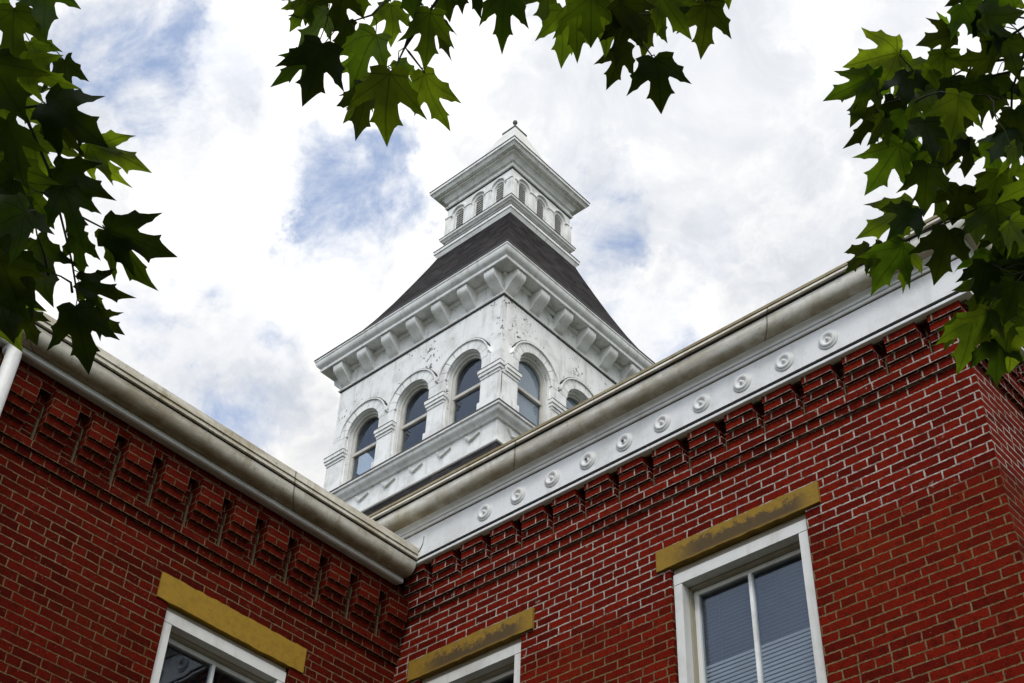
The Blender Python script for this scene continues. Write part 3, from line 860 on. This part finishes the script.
# frieze band, brackets and main eave
ring('frieze_bead', [(-.02, 15.105), (.028, 15.108), (.034, 15.122), (.028, 15.136), (-.02, 15.142)], WHITE, sm=40)
ring('frieze_line', [(-.02, 15.088), (.010, 15.088), (.010, 15.103), (-.02, 15.103)], BLACKM)
ring('soffit', [(-.10, 15.50), (.225, 15.49), (.245, 15.475), (.252, 15.485), (.252, 15.53), (-.10, 15.55)], WHITE)
ring('soffit_moulding', [(-.02, 15.43), (.022, 15.435), (.045, 15.455), (.05, 15.492), (-.02, 15.492)], WHITE)
def bracket(k, u):
    f = face(k); b = B()
    prof = [(.005, 15.185), (-.020, 15.19), (-.050, 15.215), (-.080, 15.255), (-.115, 15.295), (-.160, 15.325), (-.196, 15.355), (-.216, 15.395), (-.222, 15.44), (-.222, 15.489), (.005, 15.489)]
    b.prism(prof, u - .092, u + .092, lambda d, uu, z: f(uu, d, z))
    return b.build('bracket', WHITE, tw, 35)
for k in range(4):
    for i in range(7):
        bracket(k, -1.53 + .51 * i)
# corner drop under the soffit
ring('eave_gutter', [(.10, 15.532), (.252, 15.534), (.262, 15.545), (.285, 15.560), (.304, 15.585), (.315, 15.620), (.318, 15.650), (.328, 15.655), (.330, 15.680), (.312, 15.684), (.10, 15.69)], WHITE, sm=40)

ring('roof_edge', [(.10, 15.692), (.338, 15.685), (.338, 15.702), (.10, 15.715)], LEAD)
# mansard, bell-cast
UX, UY = .075, -.005
UHW = .728
prof = [(1.957, 15.688), (1.87, 15.80), (1.745, 15.98), (1.58, 16.25), (1.395, 16.6), (1.21, 17.0), (1.035, 17.42), (.89, 17.78), (.80, 18.02)]
b = B(); rows = []
for hw_, z in prof:
    t = (z - 15.688) / (18.02 - 15.688)
    rows.append([b.bm.verts.new((TX + K * (a * hw_ + UX * t), TY + K * (c * hw_ + UY * t), TZ(z))) for a, c in ((-1, -1), (1, -1), (1, 1), (-1, 1))])
for i in range(len(rows) - 1):
    for j in range(4):
        b.bm.faces.new((rows[i][j], rows[i][(j + 1) % 4], rows[i + 1][(j + 1) % 4], rows[i + 1][j]))
b.build('mansard_roof', SLATE, tw)

# upper louvred stage
ur = dict(hw=UHW, sx=UX, sy=UY)
ring('flashing', [(.0, 18.148), (.124, 18.148), (.124, 18.164), (.0, 18.18)], LEAD, **ur)
ring('flashing', [(.0, 18.463), (.076, 18.463), (.076, 18.475), (.0, 18.485)], LEAD, **ur)
ring('roof_edge', [(.0, 19.60), (.246, 19.598), (.246, 19.613), (.0, 19.64)], LEAD, **ur)
ring('upper_joint', [(-.01, 19.190), (.012, 19.190), (.012, 19.204), (-.01, 19.204)], BLACKM, **ur)
ring('upper_moulding', [(-.05, 17.88), (.040, 17.885), (.058, 17.90), (.058, 17.955), (.066, 17.965), (.075, 18.02), (.098, 18.06), (.104, 18.085), (.118, 18.09), (.118, 18.145), (.02, 18.17), (-.05, 18.17)], WHITE, sm=35, **ur)
UF = [face(k, UHW, UX, UY) for k in range(4)]
UC = (-.447, 0, .447)
for k in range(4):
    b = B(); hw_ = UHW if k % 2 == 0 else UHW - .1
    b.plate(rect(-hw_, hw_, 18.1, 19.45), [arch(c, .105, 18.47, 18.93, 14) for c in UC], 0, .10, UF[k])
    b.build('louvre_stage_wall', WHITE, tw)
ring('upper_ledge', [(-.03, 18.385), (.03, 18.39), (.04, 18.41), (.066, 18.425), (.070, 18.46), (-.03, 18.475)], WHITE, **ur)
for k in range(4):
    f = UF[k]
    for c in UC:
        b = B(); pts0 = arch(c, .165, 18.47, 18.945, 16); pts1 = arch(c, .140, 18.46, 18.945, 16)
        o_ = [(c + .172 * math.cos(math.pi * j / 20), 18.945 + .172 * math.sin(math.pi * j / 20)) for j in range(21)]
        i_ = [(c + .145 * math.cos(math.pi * j / 20), 18.945 + .145 * math.sin(math.pi * j / 20)) for j in range(20, -1, -1)]
        b.prism(o_ + i_, -.035, .01, f)
        b.build('arch_hood', WHITE, tw)
        b = B(); b.plate(arch(c, .1035, 18.465, 18.93, 14), [arch(c, .082, 18.48, 18.93, 14)], .03, .08, f)
        lv = b.build('louvre_window', WHITE, tw)
        b = B(); z = 18.50
        while z < 18.99:
            hwid = .080 if z < 18.93 else math.sqrt(max(.080 ** 2 - (z - 18.93) ** 2, .0002))
            b.prism([(.022, z), (.062, z + .026), (.062, z + .036), (.022, z + .010)], c - hwid, c + hwid, lambda d, a, zz: f(a, d, zz))
            z += .054
        b.build('louvre_slats', DULL, lv)
        b = B(); b.plate(arch(c, .10, 18.47, 18.93, 14), [], .0985, .112, f); b.build('louvre_backing', INTERIOR, lv)
    for (a0, a1) in ((-UHW, -.625), (-.285, -.162), (.162, .285), (.625, UHW)):
        m0 = a0 - (.02 if a0 < -.7 and k % 2 == 0 else 0); m1 = a1 + (.02 if a1 > .7 and k % 2 == 0 else 0)
        b = B(); nfl = 2; wv = (m1 - m0)
        b.box(m0, m1, -.018, .01, 18.46, 18.955, f)
        for q in range(2):
            b.box(m0 + wv * (.2 + .36 * q), m0 + wv * (.42 + .36 * q), -.026, -.017, 18.50, 18.92, f)
        pil = b.build('pilaster', WHITE, tw)
        b = B(); b.box(m0 - (.008 if a0 > -.7 or k % 2 == 0 else -.045), m1 + (.008 if a1 < .7 or k % 2 == 0 else -.045), -.032, .012, 18.957, 18.985, f); b.build('impost_cap', WHITE, pil)
ring('upper_bead', [(-.02, 19.205), (.03, 19.208), (.040, 19.222), (.040, 19.24), (.028, 19.25), (-.02, 19.252)], WHITE, **ur)
ring('upper_cornice', [(-.05, 19.36), (.040, 19.36), (.046, 19.385), (.085, 19.435), (.125, 19.445), (.128, 19.475), (.185, 19.48), (.195, 19.50), (.212, 19.535), (.236, 19.545), (.238, 19.595), (-.05, 19.63)], WHITE, sm=25, **ur)
# pyramid roof, cap and finial
UX2 = .11
ur2 = dict(hw=UHW, sx=UX + .035, sy=UY)
ring('pyramid_roof', [(.12, 19.61), (-.07, 19.86), (-.585, 21.26)], DULL, closed=False, **ur2)
ring('spire_cap', [(-UHW + .02, 21.235), (-UHW + .140, 21.235), (-UHW + .158, 21.25), (-UHW + .158, 21.285), (-UHW + .02, 21.36)], LEAD, **ur2)
b = B(); ctr = lambda a, h, c: Vector((TX + K * (UX + .035 + a), TY + K * (UY + c), TZ(h)))
b.lathe([(.05, 21.34), (.022, 21.42), (.018, 21.52), (.018, 21.56), (.028, 21.575), (.040, 21.595), (.044, 21.62), (.036, 21.65), (.018, 21.668), (.001, 21.672)], ctr, 14)
b.build('finial', LEAD, tw)

# ------------------------------------------------------------------ maple tree
rnd = random.Random(11)
HALF = [(0, 0), (.10, -.075), (.24, -.07), (.40, -.03), (.36, .055), (.395, .13), (.47, .20), (.60, .255), (.575, .33), (.63, .44), (.76, .615),
        (.60, .545), (.505, .53), (.43, .475), (.33, .435), (.245, .405), (.205, .44), (.225, .55), (.255, .64), (.325, .735), (.225, .735), (.165, .79), (.09, .91), (0, 1.07)]


def leaf_template():
    bm = bmesh.new()
    loop = HALF + [(-x, y) for x, y in HALF[-2:0:-1]]
    vs = [bm.verts.new((x * .92, y, 0)) for x, y in loop]
    es = [bm.edges.new((vs[i], vs[(i + 1) % len(vs)])) for i in range(len(vs))]
    bmesh.ops.triangle_fill(bm, use_beauty=True, edges=es)
    # interior points so the blade can bend
    bmesh.ops.subdivide_edges(bm, edges=[e for e in bm.edges if e.calc_length() > .22], cuts=1, use_grid_fill=False)
    bmesh.ops.triangulate(bm, faces=bm.faces[:])
    bm.verts.index_update()
    V = [(v.co.x, v.co.y) for v in bm.verts]; F = [[v.index for v in f.verts] for f in bm.faces]
    bm.free()
    return V, F


LV, LF = leaf_template()


class Foliage:
    def __init__(s, bright=1.0): s.bright = bright; s.v = []; s.f = []; s.uv = []; s.tone = []

    def leaf(s, base, yv, xv, droop, fold, wob, jit):
        """base point, yv = vector to the tip (length = leaf length), xv = half-width direction (same length scale)"""
        base = Vector(base); L = yv.length; Y = yv.normalized(); X = xv.normalized(); Z = X.cross(Y)
        k = len(s.v); wx = xv.length; tone = rnd.random() ** 1.6 * s.bright
        for (x, y) in LV:
            jx = x * (1 + jit * math.sin(5 * y + wob)) + jit * .5 * y * y * math.sin(wob)
            z = -droop * y * y * .5 - droop * .35 * x * x + fold * abs(x) * (1 - .3 * y) + .05 * math.sin(6 * y + 4 * x + wob) + .035 * math.sin(11 * x + wob * 2)
            s.v.append(base + X * (jx * wx) + Y * (y * L * (1 - .10 * droop * y)) + Z * (z * L))
            s.uv.append((x, y)); s.tone.append(tone)
        s.f += [[k + i for i in f] for f in LF]

    def build(s, name, parent, mat):
        org = parent_origin(parent)
        me = bpy.data.meshes.new(name); me.from_pydata([v - org for v in s.v], [], s.f)
        uvl = me.uv_layers.new(name='UVMap')
        for lp in me.loops: uvl.data[lp.index].uv = s.uv[lp.vertex_index]
        at_ = me.attributes.new('tone', 'FLOAT', 'POINT'); at_.data.foreach_set('value', s.tone)
        me.polygons.foreach_set('use_smooth', [True] * len(me.polygons)); me.materials.append(mat); me.update()
        o = bpy.data.objects.new(name, me); COL.objects.link(o); o.parent = parent
        return o


def at(px, py, d): return CAM + ray(px, py) * d


def photo_leaf(fo, tw_b, base, tip, d, wid=1.0, tilt=None, nodes=None, twist=None):
    """hang one leaf with its stalk end and tip where the photo shows them, d metres away along the view axis"""
    tilt = rnd.uniform(-.45, .45) if tilt is None else tilt
    twist = rnd.uniform(-.5, .5) if twist is None else twist
    P = at(base[0], base[1], d); T = at(tip[0], tip[1], d)
    y = T - P; L = y.length
    y = y + AX_F * (L * math.tan(tilt))
    side = y.cross(AX_F).normalized() * (-1)
    side = (Matrix.Rotation(twist, 3, y.normalized()) @ side)
    fo.leaf(P, y, side * (L * wid * rnd.uniform(.92, 1.08)), rnd.uniform(.1, .55), rnd.uniform(-.12, .25), rnd.uniform(0, 6.3), rnd.uniform(-.10, .10))
    if nodes:
        nd = min(nodes, key=lambda q: (q - P).length)
        gap_ = (P - nd).length
        if gap_ > .11:
            # a side twig grows towards the leaf; later leaves may hang from it
            end = P.lerp(nd, .055 / gap_) + Vector((0, 0, .02)); m_ = max(3, int(gap_ / .05))
            pts = [nd.lerp(end, i / m_) + Vector((rnd.uniform(-.008, .008), rnd.uniform(-.008, .008), .05 * gap_ * math.sin(math.pi * i / m_))) for i in range(m_ + 1)]
            tw_b.tube(pts, [.0018 * (1 - i / m_) + .0010 for i in range(m_ + 1)], 5, caps=False)
            nodes.extend(pts[1:]); nd = pts[-1]
        mid = (P + nd) * .5 + Vector((rnd.uniform(-.006, .006), rnd.uniform(-.006, .006), .008))
        tw_b.tube([P, mid, nd], .0010, 5, caps=False)


def inframe(p, m=25):
    v = p - CAM; zf = v.dot(AX_F)
    if zf < .1: return False
    x = 512 + FPX * v.dot(AX_R) / zf; y = 341.5 - FPX * v.dot(AX_U) / zf
    return -m < x < 1024 + m and -m < y < 683 + m


fh = Vector((-.688, .725, 0)).normalized(); rh = Vector((.725, .688, 0)).normalized()
TB = CAM - fh * 2.3 + rh * .7; TB.z = 0
tree = thing('maple_tree', 'broad-leaved maple tree whose lobed green leaves hang in front of the building', 'tree', TB)
b = B(); tp = []
for i in range(12):
    t = i / 11; tp.append(TB + Vector((.10 * math.sin(t * 4), .08 * math.sin(t * 5 + 1), t * 6.5)))
b.tube(tp, [.26 * (1 - .75 * i / 11) + (.10 if i == 0 else 0) for i in range(12)], 18)
b.build('trunk', BARK, tree)


def curve(p0, p1, sag, n=8):
    p0 = Vector(p0); p1 = Vector(p1)
    return [p0.lerp(p1, i / n) + Vector((rnd.uniform(-.02, .02), rnd.uniform(-.02, .02), sag * math.sin(math.pi * i / n))) for i in range(n + 1)]


def bough(lab, start_z, off, twigs, leaves, fill, bright=1.0):
    """one bough: limb from the trunk to an out-of-frame fork, visible twigs, the leaves of the photo and random fill"""
    b = B(); fork = at(*off)
    st = TB + Vector((0, 0, start_z))
    limb = curve(st, fork, .35, 10)
    b.tube(limb, [.075 * (1 - i / 10) + .012 for i in range(11)], 10)
    nodes = []
    for tg in twigs:
        pts = [fork] + [at(*q) for q in tg]
        pp = []
        for i in range(len(pts) - 1):
            for j in range(5): pp.append(pts[i].lerp(pts[i + 1], j / 5))
        pp.append(pts[-1])
        b.tube(pp, [.0030 * (1 - i / len(pp)) + .0011 for i in range(len(pp))], 6)
        nodes += pp[3:]
    fo = Foliage(bright)
    for lf in leaves:
        photo_leaf(fo, b, *lf[:3], **(lf[3] if len(lf) > 3 else {}), nodes=nodes)
    for fn in fill: fn(fo, b, nodes)
    br = b.build('branch', TWIG, tree, label=lab)
    fo.build('foliage', br, LEAF)


def region_fill(n, x0, x1, y0, y1, d0, d1, size, cond=None):
    def fn(fo, b, nodes):
        k = 0; tries = 0
        while k < n and tries < n * 30:
            tries += 1
            px = rnd.uniform(x0, x1); py = rnd.uniform(y0, y1)
            if cond and not cond(px, py): continue
            d = rnd.uniform(d0, d1); ang = rnd.gauss(0, .75)
            l = rnd.uniform(.8, 1.15) * size
            photo_leaf(fo, b, (px - .5 * l * math.sin(ang), py - .5 * l * math.cos(ang)), (px + .5 * l * math.sin(ang), py + .5 * l * math.cos(ang)), d, tilt=rnd.uniform(-.7, .7), twist=rnd.uniform(-.8, .8), nodes=nodes)
            k += 1
    return fn


D = 2.55
top_leaves = [
    ((316, 50), (270, 84), D + .04, dict(wid=.55, tilt=.1)), ((306, 2), (288, 30), D + .05, dict(wid=.8)), ((362, 52), (338, 76), D + .10, dict(wid=.8)), ((398, 62), (412, 104), D + .08, dict(wid=.6)), ((372, 78), (344, 122), D + .05, dict(wid=.6)),
        ((324, 44), (302, 103), D, dict(wid=.95, tilt=.1, twist=.25)), ((328, 12), (299, 46), D + .05, dict(wid=1.0)), ((344, -10), (331, 27), D - .06, dict(wid=1.0)),
    ((349, 20), (334, 53), D + .06, dict(wid=.7)), ((376, 33), (349, 86), D + .02, dict(wid=.9, tilt=-.1)), ((391, 3), (396, 44), D + .08, dict(wid=.95)),
    ((431, 11), (424, 66), D - .02, dict(wid=.75, tilt=.2)), ((432, 12), (452, 60), D + .03, dict(wid=.45, tilt=-.2)),
    ((390, 71), (381, 144), D - .08, dict(wid=.82, tilt=.1, twist=.1)), ((366, 88), (362, 138), D, dict(wid=.75, twist=-.4)), ((423, 73), (445, 132), D + .03, dict(wid=.62, twist=.3)),
    ((410, -22), (410, 18), D, {}), ((443, -28), (447, 19), D + .1, {}), ((474, -18), (478, 17), D + .05, dict(wid=.8)), ((461, -20), (462, 12), D + .12, {}),
    ((505, -12), (501, 51), D - .03, dict(wid=.62, tilt=.1, twist=.1)), ((564, 8), (559, 65), D, dict(wid=.78, tilt=.2)), ((577, 0), (580, 58), D - .07, dict(wid=.65)),
    ((610, -10), (604, 52), D - .10, dict(wid=.8)), ((636, -8), (632, 30), D + .08, dict(wid=.9)), ((651, 14), (643, 58), D + .04, dict(wid=.72)),
    ((660, -6), (690, 38), D - .06, dict(wid=.75)), ((708, 4), (704, 55), D, dict(wid=.80, twist=.2)), ((712, -25), (716, 16), D + .05, {}), ((726, -26), (729, 8), D, dict(wid=.7)),
    ((624, 44), (609, 88), D + .03, dict(wid=.72)), ((655, 57), (665, 110), D - .04, dict(wid=.92, tilt=.05, twist=-.1)), ((592, -6), (590, 44), D - .14, dict(wid=.9)), ((548, -20), (545, 28), D + .06, {}),
    ((620, 0), (655, 40), D - .16, dict(wid=.8)), ((625, 18), (618, 66), D - .11, dict(wid=.75)), ((640, -14), (672, 20), D + .1, {}), ((356, -20), (362, 16), D + .1, {}), ((312, -12), (300, 22), D + .07, {}),
    ((690, -18), (684, 26), D + .1, {}), ((571, 30), (574, 54), D + .1, dict(wid=.8))]
top_twigs = [[(424, -10, D), (405, 47, D), (394, 70, D - .03)], [(405, 47, D), (425, 73, D)], [(400, -15, D + .1), (372, 15, D), (350, 22, D)], [(350, -25, D + .1), (330, 10, D)],
             [(505, -20, D)], [(600, -30, D), (620, 8, D), (640, 40, D), (652, 56, D - .02)], [(600, -30, D), (572, 4, D)], [(690, -30, D), (706, 2, D)], [(620, 8, D), (624, 44, D)]]
left_leaves = [
    ((42, -18), (49, 40), D, dict(wid=.95)), ((14, 8), (9, 64), D - .05, dict(wid=.9)), ((30, 42), (52, 76), D + .05, dict(wid=.9)), ((22, 62), (72, 92), D, dict(wid=.75)),
    ((46, 102), (105, 139), D - .03, dict(wid=.85, tilt=.1)), ((46, 104), (84, 158), D + .03, dict(wid=.7)), ((86, 143), (148, 167), D + .02, dict(wid=.62, tilt=.1)), ((88, 144), (124, 190), D + .05, dict(wid=.6)),
    ((56, 168), (112, 199), D, dict(wid=.62)), ((62, 186), (84, 244), D - .04, dict(wid=.75)), ((36, 240), (56, 304), D + .02, dict(wid=.75)), ((78, 234), (78, 280), D, dict(wid=.65)),
    ((106, 229), (172, 257), D - .02, dict(wid=.70, tilt=.05, twist=.1)), ((106, 230), (151, 290), D + .02, dict(wid=.50)), ((79, 281), (136, 300), D, dict(wid=.55)), ((82, 282), (104, 311), D + .04, dict(wid=.7)),
    ((93, 313), (120, 336), D + .03, dict(wid=.70)), ((76, 306), (86, 372), D - .06, dict(wid=.80, tilt=.05, twist=0)), ((22, 312), (39, 344), D + .04, dict(wid=.9)), ((6, 120), (16, 190), D - .1, dict(wid=.9)),
    ((-8, 150), (18, 235), D - .05, dict(wid=.9)), ((10, 200), (25, 262), D - .12, {}), ((-12, 240), (14, 318), D - .1, {}), ((8, 90), (44, 122), D + .08, {}), ((20, 180), (48, 226), D - .02, {}), ((-6, 285), (20, 338), D, {}),
    ((2, -12), (8, 24), D, {}), ((-10, 60), (20, 118), D - .08, {}), ((30, 130), (40, 190), D + .08, {}), ((64, 60), (68, 108), D + .08, dict(wid=.8))]
left_twigs = [[(-15, 60, D), (22, 108, D), (48, 168, D), (58, 205, D), (72, 262, D), (78, 300, D - .03), (92, 318, D)], [(22, 108, D), (50, 104, D), (86, 142, D)], [(58, 205, D), (105, 229, D)],
              [(-15, 20, D), (30, 30, D), (40, -15, D)], [(-15, 180, D), (20, 230, D), (22, 310, D)]]
E_ = 3.15
right_leaves = [
    ((954, 34), (918, 44), E_, dict(wid=.9)), ((956, 36), (934, 16), E_ + .03, dict(wid=.5)), ((966, -6), (946, 6), E_, dict(wid=1.0)), ((962, 4), (982, 40), E_ - .05, {}),
    ((900, 52), (846, 66), E_, dict(wid=.8)), ((902, 50), (866, 84), E_ + .04, dict(wid=.7)), ((872, 76), (828, 98), E_ - .04, dict(wid=.75)), ((872, 78), (848, 126), E_, dict(wid=.65)),
    ((880, 112), (846, 149), E_ + .03, dict(wid=.7)), ((884, 118), (866, 146), E_ - .06, dict(wid=.9)), ((900, 143), (870, 193), E_ - .02, dict(wid=.8)), ((896, 98), (890, 152), E_ + .05, dict(wid=.7)),
    ((928, 164), (924, 215), E_ - .05, dict(wid=.9)), ((912, 206), (858, 236), E_, dict(wid=.7)), ((912, 208), (884, 240), E_ - .03, dict(wid=.8)), ((869, 248), (846, 274), E_ + .03, dict(wid=.8)), ((884, 244), (872, 276), E_ + .06, dict(wid=.7)),
    ((903, 244), (874, 294), E_, dict(wid=.75)), ((908, 246), (906, 292), E_ + .04, dict(wid=.6)), ((949, 230), (936, 284), E_ - .05, dict(wid=.82, tilt=.1)), ((980, 251), (974, 290), E_ - .08, dict(wid=.75)),
    ((992, 278), (966, 316), E_ + .05, dict(wid=.85)), ((974, 318), (960, 374), E_, dict(wid=.75)), ((960, 318), (946, 352), E_ + .05, dict(wid=.7)), ((994, 338), (998, 386), E_, dict(wid=.85)), ((1000, 300), (1008, 350), E_ - .08, {}),
    ((1012, 330), (1016, 376), E_ - .03, {}), ((920, 92), (936, 130), E_ - .06, {}), ((930, 70), (916, 104), E_ - .02, {}), ((950, 80), (960, 120), E_ - .08, {}), ((924, 120), (930, 162), E_ - .1, {}), ((950, 130), (944, 172), E_ - .04, {}),
    ((976, 80), (984, 124), E_ - .1, {}), ((996, 76), (1000, 118), E_, {}), ((966, 140), (974, 176), E_ - .07, {}), ((944, 52), (950, 92), E_ - .02, {}), ((1006, 40), (1014, 80), E_, {}), ((1000, -6), (1012, 32), E_, {}), ((984, 10), (1000, 52), E_ - .04, {}), ((1014, 110), (1018, 150), E_ - .05, {}),
    ((990, 140), (996, 178), E_ - .03, {}), ((960, 186), (958, 226), E_ - .05, {}), ((1000, 172), (994, 214), E_ - .07, {}), ((976, 204), (972, 244), E_ + .02, {}), ((1014, 196), (1010, 236), E_ - .05, {}), ((996, 226), (1004, 264), E_ - .06, {}), ((1018, 240), (1016, 286), E_ - .04, {}), ((1004, 268), (1018, 316), E_ - .1, {}),
    ((918, 148), (904, 178), E_ + .05, {}), ((934, 186), (946, 222), E_ + .06, {}), ((905, 110), (914, 148), E_ + .02, {}), ((888, 66), (880, 100), E_ + .08, {}), ((908, 72), (900, 108), E_ - .04, {})]
right_twigs = [[(1035, 20, E_), (1000, 42, E_), (972, 64, E_), (930, 90, E_), (880, 105, E_)], [(1035, 20, E_), (1012, 90, E_), (1010, 160, E_), (990, 260, E_), (985, 330, E_)], [(1035, 180, E_), (984, 205, E_), (940, 226, E_), (905, 240, E_)],
               [(972, 64, E_), (950, 120, E_), (930, 160, E_), (912, 205, E_)], [(1035, 20, E_), (966, 8, E_)], [(930, 90, E_), (900, 55, E_)]]
bough('leafy bough hanging into the top of the view', 4.4, (540, -150, D + .1), top_twigs, top_leaves,
      [region_fill(40, 250, 800, -330, -48, D - .2, D + .5, 62)])
bough('leafy bough hanging at the left of the view', 3.6, (-150, 20, D), left_twigs, left_leaves,
      [region_fill(70, -330, -40, -120, 420, D - .3, D + .4, 66), region_fill(8, -25, 12, 70, 330, D - .25, D + .2, 64)], .95)
bough('leafy bough hanging at the right of the view', 4.0, (1150, 40, E_), right_twigs, right_leaves,
      [region_fill(70, 1050, 1320, -150, 420, E_ - .3, E_ + .5, 52), region_fill(18, 990, 1032, 0, 350, E_ - .3, E_ + .3, 48), region_fill(7, 900, 985, 60, 190, E_ - .3, E_ + .2, 44), region_fill(9, 975, 1030, 120, 340, E_ - .35, E_ - .1, 46)], .88)
# the rest of the crown, above and behind the camera, thickened to shade walls
b = B(); fo = Foliage(); nodes = []
for i in range(34):
    a = 2 * math.pi * i / 17 + rnd.uniform(-.2, .2); el = rnd.uniform(-.05, 1.1); l = rnd.uniform(1.8, 4.6)
    st = TB + Vector((0, 0, rnd.uniform(2.8, 6.2))); en = st + Vector((math.cos(a) * math.cos(el), math.sin(a) * math.cos(el), math.sin(el))) * l
    pts = curve(st, en, .1, 8)
    if any(inframe(p, 60) for p in pts): continue
    b.tube(pts, [.045 * (1 - j / 8) + .006 for j in range(9)], 7); nodes += pts[3:]
for i in range(4200):
    p = rnd.choice(nodes) + Vector((rnd.gauss(0, .5), rnd.gauss(0, .5), rnd.gauss(-.08, .42)))
    if inframe(p, 90) or (p - CAM).length < 1.0: continue
    yv = Vector((rnd.gauss(0, .6), rnd.gauss(0, .6), -1)).normalized() * rnd.uniform(.10, .15)
    xv = yv.cross(Vector((rnd.gauss(0, 1), rnd.gauss(0, 1), .2))).normalized() * yv.length
    fo.leaf(p, yv, xv, rnd.uniform(.1, .5), rnd.uniform(-.1, .25), rnd.uniform(0, 6), 0)
cr = b.build('crown', TWIG, tree); fo.build('foliage', cr, LEAF)
